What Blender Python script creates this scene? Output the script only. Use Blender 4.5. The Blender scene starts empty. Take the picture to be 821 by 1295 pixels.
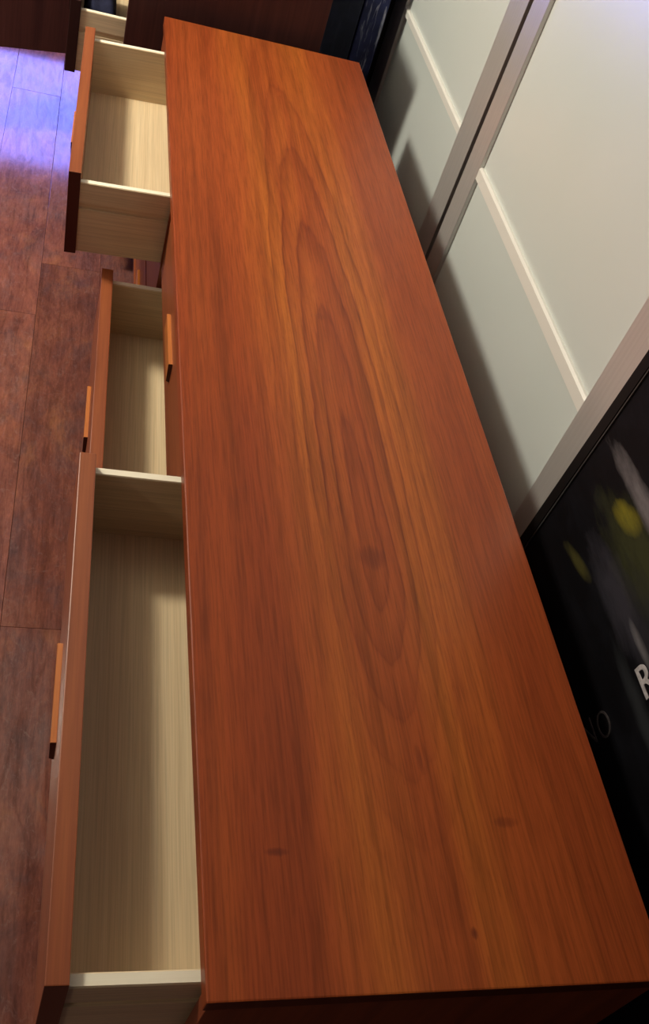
import bpy, bmesh, math, random
from mathutils import Matrix, Vector
random.seed(7)
S = bpy.context.scene
COL = S.collection
T = 0.72            # height of the sideboard top above the floor

# ------------------------------------------------------------------ camera
cam_d = bpy.data.cameras.new('camera'); cam = bpy.data.objects.new('camera', cam_d); COL.objects.link(cam)
RC = ((0.95364085, -0.1249072, 0.2738016), (0.09413568, -0.74033847, -0.66561056), (0.28584541, 0.66052792, -0.69425879))
m = Matrix(((RC[0][0], -RC[1][0], -RC[2][0]), (RC[0][1], -RC[1][1], -RC[2][1]), (RC[0][2], -RC[1][2], -RC[2][2]))).to_4x4()
m.translation = (-0.18126, -0.25314, 0.88065 + T)
cam.matrix_world = m
cam_d.sensor_fit = 'VERTICAL'; cam_d.sensor_height = 36.0; cam_d.lens = 1241.74 / 1295 * 36.0
cam_d.clip_start = 0.02
S.camera = cam

# ------------------------------------------------------------------ light and exposure
S.view_settings.view_transform = 'Standard'; S.view_settings.look = 'None'
S.view_settings.gamma = 1.0; S.view_settings.use_curve_mapping = False
S.view_settings.exposure = 0.0
wd = bpy.data.worlds.new('world'); S.world = wd; wd.use_nodes = True
wd.node_tree.nodes['Background'].inputs[0].default_value = (0.55, 0.5, 0.55, 1)
wd.node_tree.nodes['Background'].inputs[1].default_value = 0.06

def lamp(name, loc, col, watts, r):
    d = bpy.data.lights.new(name, 'POINT'); d.color = col; d.energy = watts; d.shadow_soft_size = r
    o = bpy.data.objects.new(name, d); o.location = loc; COL.objects.link(o); return o
lamp('room_lamp', (-1.10, 1.95, T + 1.33), (1.0, 0.93, 0.77), 146, 0.12)
lamp('second_lamp', (-1.55, -0.9, T + 1.05), (1.0, 0.80, 0.58), 6.5, 0.12)

# ------------------------------------------------------------------ node helpers
class NT:
    def __init__(s, name, rough=0.5, spec=0.5):
        s.m = bpy.data.materials.new(name); s.m.use_nodes = True; s.t = s.m.node_tree; s.n = s.t.nodes
        s.b = s.n['Principled BSDF']; s.b.inputs['Roughness'].default_value = rough
        s.b.inputs['Specular IOR Level'].default_value = spec
    def link(s, a, b): s.t.links.new(a, b)
    def put(s, sock, v):
        if isinstance(v, bpy.types.NodeSocket): s.link(v, sock)
        else: sock.default_value = v
    def math(s, op, a, b=0.0, c=None):
        n = s.n.new('ShaderNodeMath'); n.operation = op; s.put(n.inputs[0], a); s.put(n.inputs[1], b)
        if c is not None: s.put(n.inputs[2], c)
        return n.outputs[0]
    def coord(s, kind='Object'):
        return s.n.new('ShaderNodeTexCoord').outputs[kind]
    def xyz(s, v):
        n = s.n.new('ShaderNodeSeparateXYZ'); s.link(v, n.inputs[0]); return n.outputs
    def comb(s, x, y, z):
        n = s.n.new('ShaderNodeCombineXYZ')
        for i, v in enumerate((x, y, z)): s.put(n.inputs[i], v)
        return n.outputs[0]
    def scale(s, v, sc, off=(0, 0, 0)):
        n = s.n.new('ShaderNodeMapping'); s.link(v, n.inputs[0]); s.put(n.inputs['Scale'], sc); s.put(n.inputs['Location'], off); return n.outputs[0]
    def noise(s, v, sc=1.0, det=3.0, rough=0.55, dist=0.0):
        n = s.n.new('ShaderNodeTexNoise'); s.link(v, n.inputs['Vector']); n.inputs['Scale'].default_value = sc
        n.inputs['Detail'].default_value = det; n.inputs['Roughness'].default_value = rough; n.inputs['Distortion'].default_value = dist
        return n.outputs[0]
    def ramp(s, f, stops, interp='LINEAR'):
        n = s.n.new('ShaderNodeValToRGB'); s.link(f, n.inputs[0]); e = n.color_ramp.elements; n.color_ramp.interpolation = interp
        while len(e) > 1: e.remove(e[-1])
        for i, (p, c) in enumerate(stops):
            c = (c, c, c) if not isinstance(c, tuple) else c
            x = e[0] if i == 0 else e.new(p)
            x.position = p; x.color = (*c, 1)
        return n.outputs[0]
    def mix(s, f, a, b, mode='MIX'):
        n = s.n.new('ShaderNodeMix'); n.data_type = 'RGBA'; n.blend_type = mode
        s.put(n.inputs[0], f)
        for k, v in ((6, a), (7, b)): s.put(n.inputs[k], (*v, 1) if isinstance(v, tuple) else v)
        return n.outputs[2]
    def vmix(s, v, fac, noisecol):     # not used for light, only for wood grain distortion
        n = s.n.new('ShaderNodeVectorMath'); n.operation = 'ADD'; s.link(v, n.inputs[0]); s.link(noisecol, n.inputs[1]); return n.outputs[0]
    def color(s, c): s.put(s.b.inputs['Base Color'], (*c, 1) if isinstance(c, tuple) else c)
    def bump(s, h, strength=0.2, dist=0.002):
        n = s.n.new('ShaderNodeBump'); n.inputs['Strength'].default_value = strength; n.inputs['Distance'].default_value = dist
        s.link(h, n.inputs['Height']); s.link(n.outputs[0], s.b.inputs['Normal'])
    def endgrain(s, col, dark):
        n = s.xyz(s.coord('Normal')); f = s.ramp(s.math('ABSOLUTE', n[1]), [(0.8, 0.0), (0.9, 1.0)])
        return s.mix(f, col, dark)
    def topedge(s, col, light):
        n = s.xyz(s.coord('Normal')); hi = s.math('GREATER_THAN', s.xyz(s.coord())[2], 0.125)   # the sanded upper edge only
        return s.mix(s.math('MULTIPLY', hi, s.ramp(n[2], [(0.85, 0.0), (0.95, 1.0)])), col, light)
    def done(s): return s.m

def mat_teak_top():
    k = NT('teak_top', 0.36, 0.26); c = k.coord(); x, y, z = k.xyz(c)
    wob = k.noise(k.scale(c, (9, 1.6, 1)), 1.0, 3.0)                       # slow sideways wander of the grain
    xw = k.math('ADD', x, k.math('MULTIPLY', k.math('SUBTRACT', wob, 0.5), 0.035))
    dx = k.math('SUBTRACT', xw, 0.236); dy = k.math('SUBTRACT', y, 0.50)
    up = k.math('MAXIMUM', dy, 0.0); dn = k.math('MULTIPLY', k.math('MINIMUM', dy, 0.0), 3.6)
    dd = k.math('ADD', up, dn)
    s2 = k.math('ADD', k.math('POWER', k.math('DIVIDE', dx, 0.064), 2.0), k.math('POWER', k.math('DIVIDE', dd, 1.0), 2.0))
    s = k.math('SQRT', s2)
    sn = k.math('ADD', s, k.math('MULTIPLY', k.math('SUBTRACT', k.noise(k.scale(c, (30, 5.5, 1)), 1.0, 3.0, 0.6), 0.5), 0.16))
    ph = k.math('FRACT', k.math('MULTIPLY', sn, 3.75))
    ring = k.ramp(ph, [(0.0, 0.35), (0.08, 0.0), (0.50, 0.10), (0.86, 0.62), (0.95, 1.0), (1.0, 0.35)])
    updn = k.ramp(k.math('ADD', dy, 0.5), [(0.26, 0.35), (0.47, 0.7), (0.60, 1.0), (1.0, 1.0)])
    rfade = k.math('MULTIPLY', ring, k.ramp(k.math('MULTIPLY', s, 0.34), [(0.0, 0.6), (0.22, 1.0), (0.38, 0.85), (0.6, 0.2), (1.0, 0.05)]))
    streak = k.noise(k.scale(c, (70, 1.3, 1)), 1.0, 4.0, 0.6)
    fine = k.noise(k.scale(c, (420, 14, 1)), 1.0, 2.0, 0.6)
    pores = k.noise(k.scale(c, (900, 60, 1)), 1.0, 1.0)
    # broad orange bands either side of the figured centre
    ax = k.math('ABSOLUTE', k.math('ADD', dx, 0.005))
    band = k.ramp(k.math('MULTIPLY', ax, 4.0), [(0.0, 0.45), (0.14, 0.55), (0.27, 1.0), (0.42, 0.75), (0.55, 0.25), (0.75, 0.12), (1.0, 0.2)])
    bandn = k.math('ADD', k.math('MULTIPLY', band, 0.62), k.math('MULTIPLY', k.math('SUBTRACT', k.noise(k.scale(c, (16, 0.9, 1), (3, 1, 0)), 1.0, 3.0), 0.5), 1.05))
    base = k.ramp(bandn, [(0.0, (0.275, 0.052, 0.014)), (0.35, (0.345, 0.074, 0.017)), (0.7, (0.44, 0.118, 0.020)), (1.0, (0.52, 0.165, 0.022))])
    base = k.mix(k.math('MULTIPLY', k.math('MULTIPLY', rfade, updn), k.ramp(k.noise(k.scale(c, (12, 4, 1), (5, 2, 0)), 1.0, 2.0), [(0.34, 0.6), (0.56, 1.0)])), base, (0.17, 0.030, 0.010))
    st = k.ramp(streak, [(0.30, 0.74), (0.5, 1.0), (0.72, 1.10)])
    base = k.mix(1.0, base, st, 'MULTIPLY')
    fn = k.ramp(fine, [(0.3, 0.70), (0.55, 1.0), (0.8, 1.15)])
    base = k.mix(0.9, base, fn, 'MULTIPLY')
    base = k.mix(k.math('MULTIPLY', k.ramp(pores, [(0.62, 0.0), (0.75, 1.0)]), 0.35), base, (0.15, 0.03, 0.01))
    # small knots and ticks
    for (kx, ky, rx, ry, am) in ((0.234, 0.514, 0.022, 0.022, 0.55), (0.326, 0.163, 0.016, 0.007, 0.5), (0.074, 0.132, 0.013, 0.005, 0.8),
                                 (0.262, 0.051, 0.004, 0.007, 0.8), (0.242, 0.236, 0.004, 0.020, 0.55), (0.231, 1.012, 0.008, 0.012, 0.35)):
        e = k.math('ADD', k.math('POWER', k.math('DIVIDE', k.math('SUBTRACT', xw if rx > .02 else x, kx), rx), 2.0), k.math('POWER', k.math('DIVIDE', k.math('SUBTRACT', y, ky), ry), 2.0))
        e = k.math('ADD', e, k.math('MULTIPLY', k.math('SUBTRACT', fine, 0.5), 1.2))
        f = k.ramp(e, [(0.0, 1.0), (0.35, 0.75), (1.0, 0.0)])
        base = k.mix(k.math('MULTIPLY', f, am), base, (0.12, 0.022, 0.010))
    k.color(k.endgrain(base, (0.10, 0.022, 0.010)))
    k.put(k.b.inputs['Roughness'], k.ramp(streak, [(0.2, 0.40), (0.8, 0.32)]))
    k.bump(fine, 0.06, 0.0006)
    return k.done()

def mat_wood(name, dark, mid, light, axis='y', rough=0.4, spec=0.4, grain=60.0, rnd=False, end=None, topcol=None):
    k = NT(name, rough, spec); c = k.coord()
    sc = {'x': (1.5, grain, grain), 'y': (grain, 1.5, grain), 'z': (grain, grain, 1.5)}[axis]
    if rnd:
        oi = k.n.new('ShaderNodeObjectInfo').outputs['Random']
        off = k.comb(k.math('MULTIPLY', oi, 37.0), k.math('MULTIPLY', oi, 91.0), 0.0)
        v = k.vmix(k.scale(c, sc), 0, off)
    else: v = k.scale(c, sc)
    a = k.noise(v, 1.0, 4.0, 0.6); f2 = tuple(5.0 * q for q in sc)
    b = k.noise(k.scale(c, f2), 1.0, 2.0)
    col = k.ramp(a, [(0.25, dark), (0.5, mid), (0.78, light)])
    col = k.mix(0.5, col, k.ramp(b, [(0.3, 0.72), (0.6, 1.05)]), 'MULTIPLY')
    if topcol: col = k.topedge(col, k.mix(0.5, topcol, k.ramp(b, [(0.3, topcol), (0.7, (0.95, 0.90, 0.74))])))
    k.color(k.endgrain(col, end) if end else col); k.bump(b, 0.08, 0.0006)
    return k.done()

def mat_floor():
    k = NT('floor_planks', 0.2, 0.5); c0 = k.coord()
    oi = k.n.new('ShaderNodeObjectInfo').outputs['Random']
    off = k.comb(k.math('MULTIPLY', oi, 13.7), k.math('MULTIPLY', oi, 41.3), k.math('MULTIPLY', oi, 7.1))
    c = k.vmix(c0, 0, off)
    big = k.noise(k.scale(c, (11, 5.5, 1)), 1.0, 5.0, 0.68, 0.8)
    swirl = k.noise(k.scale(c, (30, 6.0, 1)), 1.0, 3.0, 0.6, 1.8)
    lines = k.noise(k.scale(c, (95, 7.0, 1)), 1.0, 3.0, 0.6, 1.0)
    fine = k.noise(k.scale(c, (260, 60, 1)), 1.0, 3.0, 0.7)
    scuff = k.noise(k.scale(c, (55, 34, 1)), 1.0, 6.0, 0.8, 1.4)
    grey = k.noise(k.scale(c, (14, 8, 1), (4, 9, 0)), 1.0, 4.0, 0.65, 0.5)
    col = k.ramp(big, [(0.26, (0.125, 0.054, 0.048)), (0.44, (0.205, 0.072, 0.052)), (0.58, (0.260, 0.092, 0.060)), (0.76, (0.36, 0.140, 0.066))])
    col = k.mix(k.math('MULTIPLY', k.ramp(grey, [(0.50, 0.0), (0.72, 1.0)]), 0.55), col, (0.120, 0.080, 0.086))
    col = k.mix(0.55, col, k.ramp(swirl, [(0.3, 0.55), (0.5, 1.0), (0.7, 1.2)]), 'MULTIPLY')
    col = k.mix(0.6, col, k.ramp(lines, [(0.3, 0.6), (0.55, 1.05)]), 'MULTIPLY')
    col = k.mix(0.5, col, k.ramp(fine, [(0.3, 0.62), (0.65, 1.15)]), 'MULTIPLY')
    col = k.mix(k.math('MULTIPLY', k.ramp(scuff, [(0.54, 0.0), (0.70, 1.0)]), 0.38), col, (0.30, 0.18, 0.16))
    tone = k.math('ADD', 0.82, k.math('MULTIPLY', oi, 0.36))
    col = k.mix(1.0, col, k.comb(tone, tone, tone), 'MULTIPLY')
    k.color(col)
    k.put(k.b.inputs['Roughness'], k.ramp(scuff, [(0.3, 0.09), (0.8, 0.14)]))
    k.put(k.b.inputs['Specular IOR Level'], k.ramp(swirl, [(0.32, 0.32), (0.6, 0.62)]))
    k.bump(k.math('ADD', swirl, k.math('MULTIPLY', fine, 0.4)), 0.07, 0.0012)
    return k.done()

def mat_plain(name, col, rough=0.5, spec=0.5, metal=0.0, nz=0.0, nscale=(40, 40, 40)):
    k = NT(name, rough, spec); k.b.inputs['Metallic'].default_value = metal
    if nz:
        a = k.noise(k.scale(k.coord(), nscale), 1.0, 3.0)
        k.color(k.mix(1.0, tuple(col), k.ramp(a, [(0.25, 1.0 - nz), (0.75, 1.0 + nz)]), 'MULTIPLY'))
    else: k.color(tuple(col))
    return k.done()

M = {}
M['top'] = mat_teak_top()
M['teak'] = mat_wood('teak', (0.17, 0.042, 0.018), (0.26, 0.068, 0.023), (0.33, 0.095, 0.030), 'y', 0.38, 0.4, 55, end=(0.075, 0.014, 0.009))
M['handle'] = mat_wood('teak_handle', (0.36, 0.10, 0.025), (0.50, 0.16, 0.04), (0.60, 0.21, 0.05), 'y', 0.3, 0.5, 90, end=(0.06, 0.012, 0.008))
M['teak_end'] = mat_wood('teak_end', (0.16, 0.036, 0.015), (0.24, 0.055, 0.02), (0.30, 0.075, 0.025), 'z', 0.4, 0.4, 45)
M['ply'] = mat_wood('birch_ply', (0.67, 0.53, 0.34), (0.73, 0.59, 0.39), (0.78, 0.65, 0.44), 'x', 0.55, 0.25, 110, topcol=(0.90, 0.83, 0.66))
M['ply_long'] = mat_wood('birch_ply_bottom', (0.66, 0.50, 0.30), (0.72, 0.56, 0.345), (0.77, 0.62, 0.40), 'y', 0.55, 0.25, 130)
M['floor'] = mat_floor()
M['subfloor'] = mat_plain('subfloor', (0.03, 0.015, 0.012), 0.8, 0.2)
M['walnut'] = mat_wood('dark_walnut', (0.040, 0.013, 0.013), (0.062, 0.020, 0.018), (0.085, 0.028, 0.024), 'z', 0.45, 0.3, 40)
M['walnut_edge'] = mat_wood('dark_walnut_edge', (0.020, 0.006, 0.006), (0.03, 0.009, 0.008), (0.04, 0.012, 0.01), 'z', 0.5, 0.3, 40)
M['alu'] = mat_plain('brushed_aluminium', (0.62, 0.60, 0.58), 0.42, 0.5, 0.55, 0.05, (200, 200, 2))
M['rail'] = mat_plain('white_rail', (0.78, 0.77, 0.72), 0.35, 0.5)
M['wall'] = mat_plain('wall_paint', (0.30, 0.26, 0.22), 0.9, 0.2, 0, 0.04, (30, 30, 30))
M['ceiling'] = mat_plain('ceiling_paint', (0.38, 0.35, 0.31), 0.9, 0.2, 0, 0.03, (30, 30, 30))
M['carcass'] = mat_plain('wardrobe_carcass', (0.10, 0.085, 0.075), 0.7, 0.3, 0, 0.1, (20, 20, 20))
def mat_glass():
    k = NT('frosted_white_glass', 0.30, 0.5); a = k.noise(k.scale(k.coord(), (3, 3, 3)), 1.0, 2.0)
    k.color(k.ramp(a, [(0.3, (0.60, 0.655, 0.63)), (0.7, (0.63, 0.675, 0.655))]))
    k.b.inputs['Coat Weight'].default_value = 0.08; k.b.inputs['Coat Roughness'].default_value = 0.25
    return k.done()
M['glass'] = mat_glass()
M['frame'] = mat_plain('black_frame', (0.005, 0.004, 0.004), 0.55, 0.2)
M['bead'] = mat_plain('frame_bead', (0.12, 0.115, 0.115), 0.3, 0.6, 0.5)
M['chalk'] = mat_plain('chalk_paint', (0.42, 0.39, 0.40), 0.7, 0.2, 0, 0.4, (120, 120, 120))
M['chalk_faint'] = mat_plain('faint_paint', (0.062, 0.052, 0.052), 0.7, 0.2, 0, 0.5, (120, 120, 120))
M['cloth'] = mat_plain('navy_cloth', (0.012, 0.014, 0.035), 0.9, 0.2, 0, 0.3, (60, 60, 60))
M['black'] = mat_plain('black_plastic', (0.012, 0.012, 0.013), 0.35, 0.5)

# ------------------------------------------------------------------ mesh helpers
def box(bm, x0, x1, y0, y1, z0, z1, bev=0.0):
    vs = [bm.verts.new((x, y, z)) for x in (x0, x1) for y in (y0, y1) for z in (z0, z1)]
    fs = [bm.faces.new([vs[i] for i in q]) for q in ((0, 1, 3, 2), (4, 6, 7, 5), (0, 4, 5, 1), (2, 3, 7, 6), (0, 2, 6, 4), (1, 5, 7, 3))]
    if bev:
        es = list({e for f in fs for e in f.edges})
        bmesh.ops.bevel(bm, geom=es, offset=bev, segments=2, profile=0.6, affect='EDGES')
    return bm
def prism(bm, prof, axis, a, b):
    """profile of 2-D points extruded along an axis from a to b ('y': points are x,z; 'x': y,z; 'z': x,y)"""
    def p(q, t): return {'y': (q[0], t, q[1]), 'x': (t, q[0], q[1]), 'z': (q[0], q[1], t)}[axis]
    A = [bm.verts.new(p(q, a)) for q in prof]; B = [bm.verts.new(p(q, b)) for q in prof]
    n = len(prof)
    for i in range(n): bm.faces.new((A[i], A[(i + 1) % n], B[(i + 1) % n], B[i]))
    bm.faces.new(A[::-1]); bm.faces.new(B)
    bmesh.ops.recalc_face_normals(bm, faces=bm.faces)
    return bm
def new(): return bmesh.new()
def obj(name, bm, mat, parent=None, smooth=False):
    bmesh.ops.recalc_face_normals(bm, faces=bm.faces)
    me = bpy.data.meshes.new(name); bm.to_mesh(me); bm.free(); me.materials.append(mat)
    if smooth:
        for p in me.polygons: p.use_smooth = True
    o = bpy.data.objects.new(name, me); COL.objects.link(o)
    if parent: o.parent = parent
    return o
def bx(name, mat, parent, *a): return obj(name, box(new(), *a), mat, parent)
def tag(o, label=None, cat=None, group=None, kind=None):
    for k, v in (('label', label), ('category', cat), ('group', group), ('kind', kind)):
        if v: o[k] = v
    return o
def thing(name, label, cat, loc=(0, 0, 0), rz=0.0, group=None):
    o = bpy.data.objects.new(name, None); o.empty_display_size = 0.1; COL.objects.link(o)
    o.location = loc; o.rotation_euler = (0, 0, rz); return tag(o, label, cat, group)
def copy_tree(o, parent=None):
    c = o.copy(); COL.objects.link(c)
    if parent: c.parent = parent
    for ch in o.children: copy_tree(ch, c)
    return c

# ------------------------------------------------------------------ room
X0, X1, Y0, Y1, HC = -2.7, 1.26, -1.8, 4.3, 2.5
floor = tag(bx('floor', M['subfloor'], None, X0, X1, Y0, Y1, -0.06, -0.014), kind='structure')
PW, PL = 0.155, 1.2
pb = new(); box(pb, 0.0003, PW - 0.0003, 0.0003, PL - 0.0003, -0.014, 0.0, 0.0009)
plank_me = None
nrow = 0
xk = -0.215 - PW * 16
while xk < X1:
    r = int(round((xk + 0.215) / PW))
    off = {0: 0.89, -1: 1.86, -2: 1.25, 1: 0.45}.get(r, random.uniform(0, PL))
    y = off - PL * 6
    while y < Y1:
        a, b = max(xk, X0), min(xk + PW, X1); c, d = max(y, Y0), min(y + PL, Y1)
        if b - a > 0.02 and d - c > 0.02:
            if plank_me is None:
                o = obj('plank', pb, M['floor'], floor); plank_me = o.data
            else:
                o = bpy.data.objects.new('plank', plank_me); COL.objects.link(o); o.parent = floor
            o.location = (a, c, random.uniform(-0.0007, 0.0)); o.scale = ((b - a) / PW, (d - c) / PL, 1)
        y += PL
    xk += PW
tag(bx('wall_left', M['wall'], None, X0 - 0.1, X0, Y0, Y1, -0.06, HC), kind='structure')
tag(bx('wall_right', M['wall'], None, X1, X1 + 0.1, Y0, Y1, -0.06, HC), kind='structure')
tag(bx('wall_back', M['wall'], None, X0 - 0.1, X1 + 0.1, Y1, Y1 + 0.1, -0.06, HC), kind='structure')
tag(bx('ceiling', M['ceiling'], None, X0 - 0.1, X1 + 0.1, Y0, Y1 + 0.1, HC, HC + 0.1), kind='structure')

# ------------------------------------------------------------------ the long sideboard
W, L = 0.46, 2.054
side = thing('sideboard', 'long low reddish teak sideboard with figured top, three of its drawers pulled open', 'sideboard')
ZB = 0.165
top = obj('top', box(new(), 0, W, 0, L, T - 0.021, T, 0.0018), M['top'], side)
bx('end_panel', M['teak_end'], side, 0.004, W - 0.004, 0.002, 0.020, ZB, T - 0.021, 0.001)
bx('end_panel', M['teak_end'], side, 0.004, W - 0.004, L - 0.085, L - 0.002, ZB, T - 0.021, 0.001)
bx('back_panel', M['teak'], side, W - 0.014, W - 0.006, 0.020, L - 0.085, ZB + 0.018, T - 0.021)
bx('bottom_panel', M['teak'], side, 0.008, W - 0.006, 0.020, L - 0.085, ZB, ZB + 0.014)
cols = [(0.026, 0.669), (0.691, 1.344), (1.357, 1.967)]
for a, b in ((0.672, 0.688), (1.346, 1.355)):
    bx('divider', M['teak_end'], side, 0.008, W - 0.014, a, b, ZB + 0.014, T - 0.021)
FH = 0.163
rows = [T - 0.185, T - 0.363, T - 0.541]
for (a, b) in ((0.020, 0.672), (0.688, 1.346), (1.355, 1.969)):
    for z in rows[:2]:
        bx('rail', M['teak'], side, 0.020, 0.060, a, b, z - 0.013, z - 0.003)
for (x, y) in ((0.05, 0.09), (W - 0.06, 0.09), (0.05, L - 0.10), (W - 0.06, L - 0.10), (0.05, L / 2), (W - 0.06, L / 2)):
    b = new(); bmesh.ops.create_cone(b, cap_ends=True, segments=20, radius1=0.011, radius2=0.019, depth=ZB)
    bmesh.ops.translate(b, verts=b.verts, vec=(x, y, ZB / 2)); obj('leg', b, M['teak_end'], side, False)

def make_drawer(w, parent, mats=('teak', 'handle'), h=FH, depth=0.40, front_t=0.021, handle=True):
    hw = w / 2
    d = obj('drawer', box(new(), 0, front_t, -hw, hw, 0, h, 0.0012), M[mats[0]], parent)
    zt = h - 0.020; tk = 0.013
    for sgn in (-1, 1):
        yo, yi, yg = sgn * (hw - 0.004), sgn * (hw - 0.004 - tk), sgn * (hw - 0.004 - 0.004)
        pr = [(yi, 0.004), (yo, 0.004), (yo, zt - 0.052), (yg, zt - 0.052), (yg, zt - 0.040), (yo, zt - 0.040), (yo, zt - 0.0015), (yo - sgn * 0.0015, zt), (yi + sgn * 0.0015, zt), (yi, zt - 0.0015)]
        obj('drawer_side', prism(new(), pr, 'x', front_t, depth), M['ply'], d)
    bx('drawer_bottom', M['ply_long'], d, front_t, depth - 0.012, -(hw - 0.017), hw - 0.017, 0.024, 0.030)
    bx('drawer_back', M['ply'], d, depth - 0.012, depth, -(hw - 0.017), hw - 0.017, 0.024, zt - 0.006)
    if handle:
        zc = 0.080
        obj('handle', prism(new(), [(0.0, zc), (-0.0060, zc), (-0.0066, zc - 0.002), (-0.0052, zc - 0.035), (0.0, zc - 0.037)], 'y', -0.046, 0.084), M[mats[1]], d)
    return d
opened = {(0, 0): (-0.1305, 0.0, -0.007), (1, 1): (-0.101, 0.0, -0.014), (2, 0): (-0.164, -0.035, -0.012)}
for ci, (a, b) in enumerate(cols):
    proto = None
    for ri, z in enumerate(rows):
        d = make_drawer(b - a, side) if proto is None else copy_tree(proto, side)
        if proto is None: proto = d
        x, ry, rz = opened.get((ci, ri), (0.011, 0.0, 0.0))
        d.location = (x, (a + b) / 2, z - (0.003 if ry else 0)); d.rotation_euler = (0, ry, rz)

# ------------------------------------------------------------------ tall dark chest beyond the sideboard
chest = thing('wooden_chest', 'dark brown wooden chest beyond the far end of the teak sideboard, one drawer open', 'chest', (0, 0, 0))
CX0, CX1, CY0, CY1, CH = -0.078, 0.372, 2.105, 3.35, 0.86
bx('end_panel', M['walnut'], chest, CX0, CX1, CY0, CY0 + 0.018, 0.15, CH, 0.001)
bx('end_panel', M['walnut'], chest, CX0, CX1, CY1 - 0.018, CY1, 0.15, CH, 0.001)
bx('back_panel', M['walnut'], chest, CX1 - 0.01, CX1 - 0.002, CY0 + 0.018, CY1 - 0.018, 0.15, CH)
bx('top', M['walnut'], chest, CX0 - 0.01, CX1, CY0 - 0.005, CY1 + 0.005, CH, CH + 0.022, 0.0015)
bx('bottom_panel', M['walnut'], chest, CX0 + 0.005, CX1 - 0.01, CY0 + 0.018, CY1 - 0.018, 0.15, 0.166)
bx('rail', M['walnut'], chest, CX0 + 0.004, CX0 + 0.03, CY0 + 0.018, CY1 - 0.018, T - 0.036, CH)
for lx in (CX0 + 0.06, CX1 - 0.05):
    for ly in (CY0 + 0.10, CY1 - 0.08):
        b = new(); bmesh.ops.create_cone(b, cap_ends=True, segments=16, radius1=0.012, radius2=0.020, depth=0.15)
        bmesh.ops.translate(b, verts=b.verts, vec=(lx, ly, 0.075)); obj('leg', b, M['walnut_edge'], chest)
CM = 2.72
bx('divider', M['walnut'], chest, CX0 + 0.002, CX1 - 0.01, CM - 0.009, CM + 0.009, 0.166, CH)
bx('shelf', M['walnut'], chest, CX0 + 0.02, CX1 - 0.01, CM + 0.009, CY1 - 0.018, 0.55, 0.566)
cw = CM - 0.009 - (CY0 + 0.018) - 0.008
for i in range(3):
    z = 0.17 + i * 0.173
    pulled = (i == 2)
    if pulled: z = T - 0.203
    d = make_drawer(cw, chest, ('walnut_edge', 'walnut_edge'), 0.165, 0.36, 0.024)
    d.location = (-0.203 if pulled else CX0 - 0.004, CY0 + 0.018 + 0.004 + cw / 2, z)
dr = obj('door', box(new(), -0.500, 0.0, -0.010, 0.010, 0.0, 0.46, 0.001), M['walnut'], chest)
dr.location = (-0.100, 2.775, T - 0.430); dr.rotation_euler = (0, 0, math.radians(15))
bx('hinge', M['bead'], dr, -0.03, 0.022, -0.014, -0.009, 0.06, 0.10); bx('hinge', M['bead'], dr, -0.03, 0.022, -0.014, -0.009, 0.36, 0.40)
bx('handle', M['walnut_edge'], dr, -0.47, -0.455, 0.010, 0.024, 0.17, 0.29)

# folded garment lying in the chest's pulled-out drawer
g = new()
nx, ny = 14, 26
gx0, gx1, gy0, gy1 = -0.172, -0.092, 2.165, 2.50
def gz(u, v):
    e = max(0.0, 1 - abs(2 * u - 1) ** 4) * max(0.0, 1 - abs(2 * v - 1) ** 6)
    return 0.002 + 0.108 * e ** 0.4 + 0.006 * math.sin(9 * u + 4 * v) * e + 0.004 * math.sin(21 * v) * e
G = [[g.verts.new((gx0 + (gx1 - gx0) * i / nx, gy0 + (gy1 - gy0) * j / ny, gz(i / nx, j / ny))) for j in range(ny + 1)] for i in range(nx + 1)]
for i in range(nx):
    for j in range(ny): g.faces.new((G[i][j], G[i + 1][j], G[i + 1][j + 1], G[i][j + 1]))
rim = [e for e in g.edges if e.is_boundary]
bmesh.ops.edgeloop_fill(g, edges=rim)
gar = obj('folded_garment', g, M['cloth'], None, True); gar.location = (0, 0, T - 0.203 + 0.030)
tag(gar, 'dark navy folded garment lying inside the pulled out drawer of the dark wooden chest', 'clothing')

# ------------------------------------------------------------------ canvases stored between chest and wardrobe
def mat_canvas_edge(name, base, hi, amount):
    k = NT(name, 0.6, 0.3); c = k.coord(); x, y, z = k.xyz(c)
    a = k.noise(k.scale(c, (90, 90, 9)), 1.0, 4.0, 0.7, 0.5)
    b = k.noise(k.scale(c, (25, 25, 25)), 1.0, 3.0)
    f = k.math('MULTIPLY', k.ramp(a, [(0.56, 0.0), (0.70, 1.0)]), amount)
    k.color(k.mix(f, k.mix(1.0, base, k.ramp(b, [(0.3, 0.7), (0.7, 1.3)]), 'MULTIPLY'), hi)); return k.done()
M['navy'] = mat_canvas_edge('navy_canvas', (0.010, 0.013, 0.030), (0.05, 0.06, 0.10), 0.25)
M['blue'] = mat_canvas_edge('blue_canvas', (0.016, 0.021, 0.075), (0.42, 0.44, 0.55), 0.9)
def canvas(x0, x1, y0, y1, h, mat, label):
    t = thing('stretched_canvas', label, 'canvas', ((x0 + x1) / 2, (y0 + y1) / 2, 0), 0, None)
    hx, hy = (x1 - x0) / 2, (y1 - y0) / 2
    bx('canvas_cloth', mat, t, -hx, hx, -hy, hy, 0.0, h, 0.004)
    return t
canvas(0.410, 0.512, 2.365, 2.90, 0.96, M['navy'], 'plain dark navy canvas standing on edge next to the dark wooden chest')
canvas(0.516, 0.582, 2.370, 2.92, 0.98, M['blue'], 'blue canvas with white scuffed edge standing next to the wardrobe door')

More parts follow.
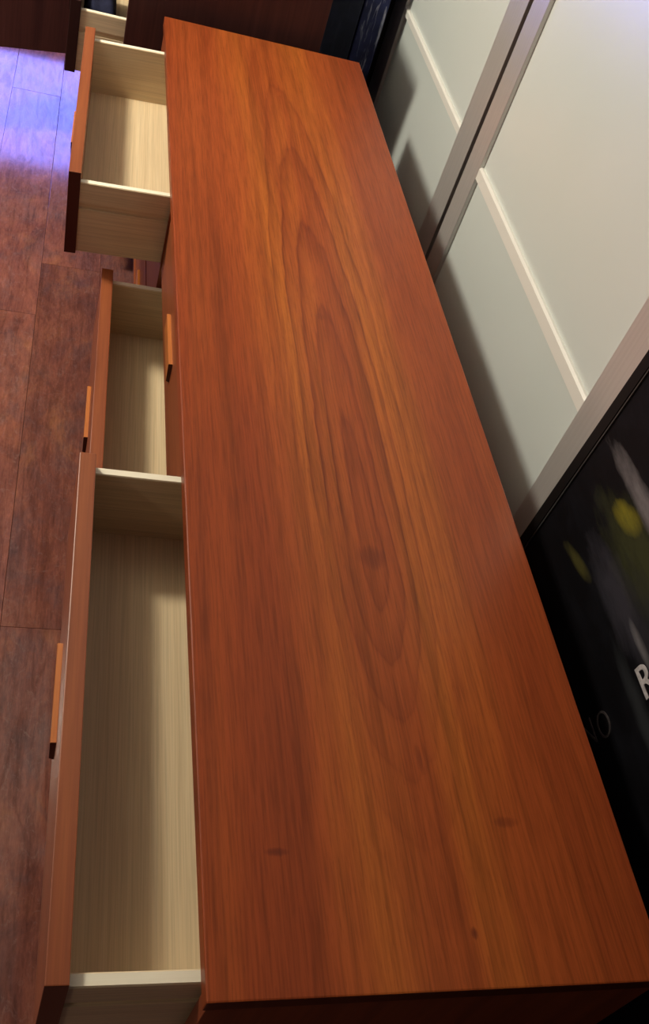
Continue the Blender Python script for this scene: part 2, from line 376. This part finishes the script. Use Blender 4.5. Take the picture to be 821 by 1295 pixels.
# ------------------------------------------------------------------ sliding wardrobe
wr = thing('sliding_wardrobe', 'tall sliding wardrobe with frosted white glass doors in aluminium frames behind the sideboard', 'wardrobe', (0, 0, 0))
WH = 2.30
bx('back_panel', M['carcass'], wr, 1.20, 1.215, -1.2, 2.60, 0.0, WH)
bx('side_panel', M['carcass'], wr, 0.60, 1.20, -1.22, -1.2, 0.0, WH)
bx('side_panel', M['carcass'], wr, 0.60, 1.20, 2.58, 2.60, 0.0, WH)
bx('top_panel', M['carcass'], wr, 0.60, 1.215, -1.22, 2.60, WH, WH + 0.02)
bx('inner_panel', M['carcass'], wr, 0.70, 1.20, 1.58, 1.60, 0.03, WH)
bx('bottom_track', M['alu'], wr, 0.595, 0.72, -1.2, 2.58, 0.0, 0.022)
bx('top_track', M['alu'], wr, 0.595, 0.72, -1.2, 2.58, WH - 0.04, WH)
def sliding_door(x, y0, y1, sw0, sw1, zr0, zr1):
    """front face at x; stiles sw0 / sw1 wide; divider rail between zr0 and zr1"""
    z0, z1 = 0.024, WH - 0.042; dt = 0.028
    d = obj('sliding_door', box(new(), x + 0.020, x + dt, y0 + 0.01, y1 - 0.01, z0 + 0.01, z1 - 0.01), M['carcass'], wr)
    for a, b in ((y0, y0 + sw0), (y1 - sw1, y1)):
        pr = [(x, a), (x, b), (x + 0.002, b + 0.0), (x + dt, b), (x + dt, a)]
        obj('stile', box(new(), x, x + dt, a, b, z0, z1, 0.0012), M['alu'], d)
    a, b = y0 + sw0, y1 - sw1
    bx('bottom_rail', M['alu'], d, x + 0.002, x + dt, a, b, z0, z0 + 0.06, 0.001)
    bx('top_rail', M['alu'], d, x + 0.002, x + dt, a, b, z1 - 0.05, z1, 0.001)
    for zz in (zr0,):
        obj('divider_rail', prism(new(), [(x + 0.014, zr0), (x + 0.001, zr0 + 0.003), (x + 0.0005, zr1 - 0.004), (x + 0.004, zr1), (x + 0.014, zr1)], 'y', a, b), M['rail'], d)
    bx('pane', M['glass'], d, x + 0.009, x + 0.020, a, b, z0 + 0.06, zr0 + 0.002)
    bx('pane', M['glass'], d, x + 0.009, x + 0.020, a, b, zr1 - 0.002, z1 - 0.05)
    return d
sliding_door(0.600, 0.722, 1.558, 0.078, 0.068, T + 0.045, T + 0.074)
sliding_door(0.634, 1.656, 2.510, 0.090, 0.10, T + 0.012, T + 0.034)
sliding_door(0.634, -0.30, 0.765, 0.078, 0.078, T + 0.012, T + 0.034)

# ------------------------------------------------------------------ framed black painting leaning on the wardrobe, turned on its side
PWID, PHT = 1.05, 1.42
def mat_painting():
    k = NT('black_painting', 0.6, 0.15); c = k.coord(); x, y, z = k.xyz(c)
    w1 = k.noise(k.scale(c, (1, 9, 24)), 1.0, 4.0, 0.65, 0.4)
    col = k.mix(k.ramp(w1, [(0.45, 0.0), (0.75, 1.0)]), (0.0022, 0.0018, 0.0030), (0.006, 0.006, 0.009))
    # smears: centre (y, z), half sizes along the stroke and across it, colour, amount
    SM = SMEARS
    for (cy_, cz_, ly, lz, sl, colr, am) in SM:
        dy = k.math('SUBTRACT', y, cy_); dz = k.math('SUBTRACT', k.math('SUBTRACT', z, cz_), k.math('MULTIPLY', dy, sl))
        e = k.math('ADD', k.math('POWER', k.math('DIVIDE', dy, ly), 2.0), k.math('POWER', k.math('DIVIDE', dz, lz), 2.0))
        n = k.noise(k.scale(c, (1, 14, 60), (cy_ * 7, cz_ * 5, 1)), 1.0, 4.0, 0.65)
        e = k.math('ADD', e, k.math('MULTIPLY', k.math('SUBTRACT', n, 0.5), 2.6))
        e = k.math('MULTIPLY', e, 0.62)
        f = k.ramp(e, [(0.0, 1.0), (0.35, 0.62), (0.8, 0.22), (1.0, 0.0)])
        col = k.mix(k.math('MULTIPLY', f, am), col, colr)
    k.color(col); k.bump(w1, 0.25, 0.002)
    return k.done()
# painting local frame: y = world y, z up the leaning face from its foot
SMEARS = [(0.540, T + 0.093, 0.032, 0.017, -0.25, (0.30, 0.25, 0.014), 0.8),
          (0.455, T + 0.090, 0.13, 0.045, -0.1, (0.052, 0.056, 0.020), 0.65),
          (0.560, T - 0.025, 0.040, 0.009, -0.25, (0.070, 0.062, 0.016), 0.7),
          (0.520, T + 0.132, 0.12, 0.014, -0.05, (0.20, 0.18, 0.19), 0.75),
          (0.465, T + 0.022, 0.10, 0.028, -0.05, (0.050, 0.046, 0.060), 0.6),
          (0.383, T + 0.028, 0.035, 0.006, -0.05, (0.20, 0.19, 0.20), 0.6),
          (0.290, T - 0.016, 0.12, 0.012, -0.0, (0.030, 0.032, 0.036), 0.7),
          (0.310, T + 0.060, 0.15, 0.030, -0.0, (0.022, 0.022, 0.026), 0.7)]
M['painting'] = mat_painting()
tilt = math.asin(0.047 / PHT)
pt = thing('framed_painting', 'large black painting in thin black frame, smeared yellow and grey, leaning on wardrobe beside sideboard', 'painting', (0.532, 0.0, 0.0))
pt.rotation_euler = (0, tilt, 0)
PYF = 0.692                      # far edge
PYN = PYF - PWID
FT = 0.020                       # frame bar width
bx('canvas', M['painting'], pt, 0.004, 0.016, PYN + FT, PYF - FT, FT, PHT - FT)
bx('frame_bar', M['frame'], pt, 0, 0.022, PYF - FT, PYF, 0.0, PHT, 0.001)
bx('frame_bar', M['frame'], pt, 0, 0.022, PYN, PYN + FT, 0.0, PHT, 0.001)
bx('frame_bar', M['frame'], pt, 0, 0.022, PYN + FT, PYF - FT, 0.0, FT, 0.001)
bx('frame_bar', M['frame'], pt, 0, 0.022, PYN + FT, PYF - FT, PHT - FT, PHT, 0.001)
bx('frame_bead', M['bead'], pt, 0.0015, 0.006, PYF - FT - 0.0022, PYF - FT, FT, PHT - FT)

def letter(name, ch, y, z, size, mat, weight, sx=1.0):
    """painted letter lying on the canvas: its up is +y, its right is +z"""
    cu = bpy.data.curves.new(name, 'FONT'); cu.body = ch; cu.size = size; cu.extrude = 0.0006; cu.offset = weight
    tmp = bpy.data.objects.new('tmp', cu); COL.objects.link(tmp)
    bpy.context.view_layer.update()
    me = bpy.data.meshes.new_from_object(tmp.evaluated_get(bpy.context.evaluated_depsgraph_get()))
    bpy.data.objects.remove(tmp)
    me.materials.clear(); me.materials.append(mat)
    o = bpy.data.objects.new(name, me); COL.objects.link(o); o.parent = pt
    # columns: local x -> +z, local y -> +y, local z -> -x
    o.matrix_local = Matrix(((0, 0, -1, 0.0036), (0, 1, 0, y), (sx, 0, 0, z), (0, 0, 0, 1)))
    return o
letter('painted_letter', 'R', 0.321, T - 0.001, 0.062, M['chalk'], 0.0006, 0.8)
letter('painted_letter', 'E', 0.300, T + 0.040, 0.062, M['chalk'], 0.0006, 0.8)
letter('painted_letter', 'N', 0.328, T - 0.140, 0.055, M['chalk_faint'], -0.0008, 0.7)
letter('painted_letter', 'O', 0.322, T - 0.106, 0.055, M['chalk_faint'], -0.0008, 0.7)

# ------------------------------------------------------------------ television on a low stand at the far wall (seen only mirrored in the floor)
tv = thing('television', 'television glowing blue at far wall, mirrored as the blue patch in the floor', 'television', (-0.75, Y1 - 0.25, 0.24))
bx('bezel', M['black'], tv, -0.78, 0.78, -0.02, 0.03, 0.03, 0.58, 0.004)
k = NT('tv_screen', 0.2, 0.5); k.color((0.01, 0.01, 0.01))
sv = k.noise(k.scale(k.coord(), (2.2, 1, 2.6)), 1.0, 2.0)
k.link(k.ramp(sv, [(0.3, (0.15, 0.22, 1.0)), (0.7, (0.28, 0.24, 1.0))]), k.b.inputs['Emission Color']); k.b.inputs['Emission Strength'].default_value = 12.5
bx('screen', k.done(), tv, -0.765, 0.765, -0.0225, -0.0195, 0.045, 0.565)
bx('foot', M['black'], tv, -0.25, 0.25, -0.10, 0.10, 0.0, 0.012, 0.002); bx('neck', M['black'], tv, -0.04, 0.04, -0.01, 0.02, 0.01, 0.05)
st = thing('low_stand', 'low dark wooden stand at the far wall under the television', 'stand', (-0.75, Y1 - 0.25, 0))
bx('top', M['walnut'], st, -0.85, 0.85, -0.20, 0.20, 0.215, 0.24, 0.001)
for sx in (-0.80, 0.80): bx('side_panel', M['walnut'], st, sx - 0.012, sx + 0.012, -0.19, 0.19, 0.0, 0.215)
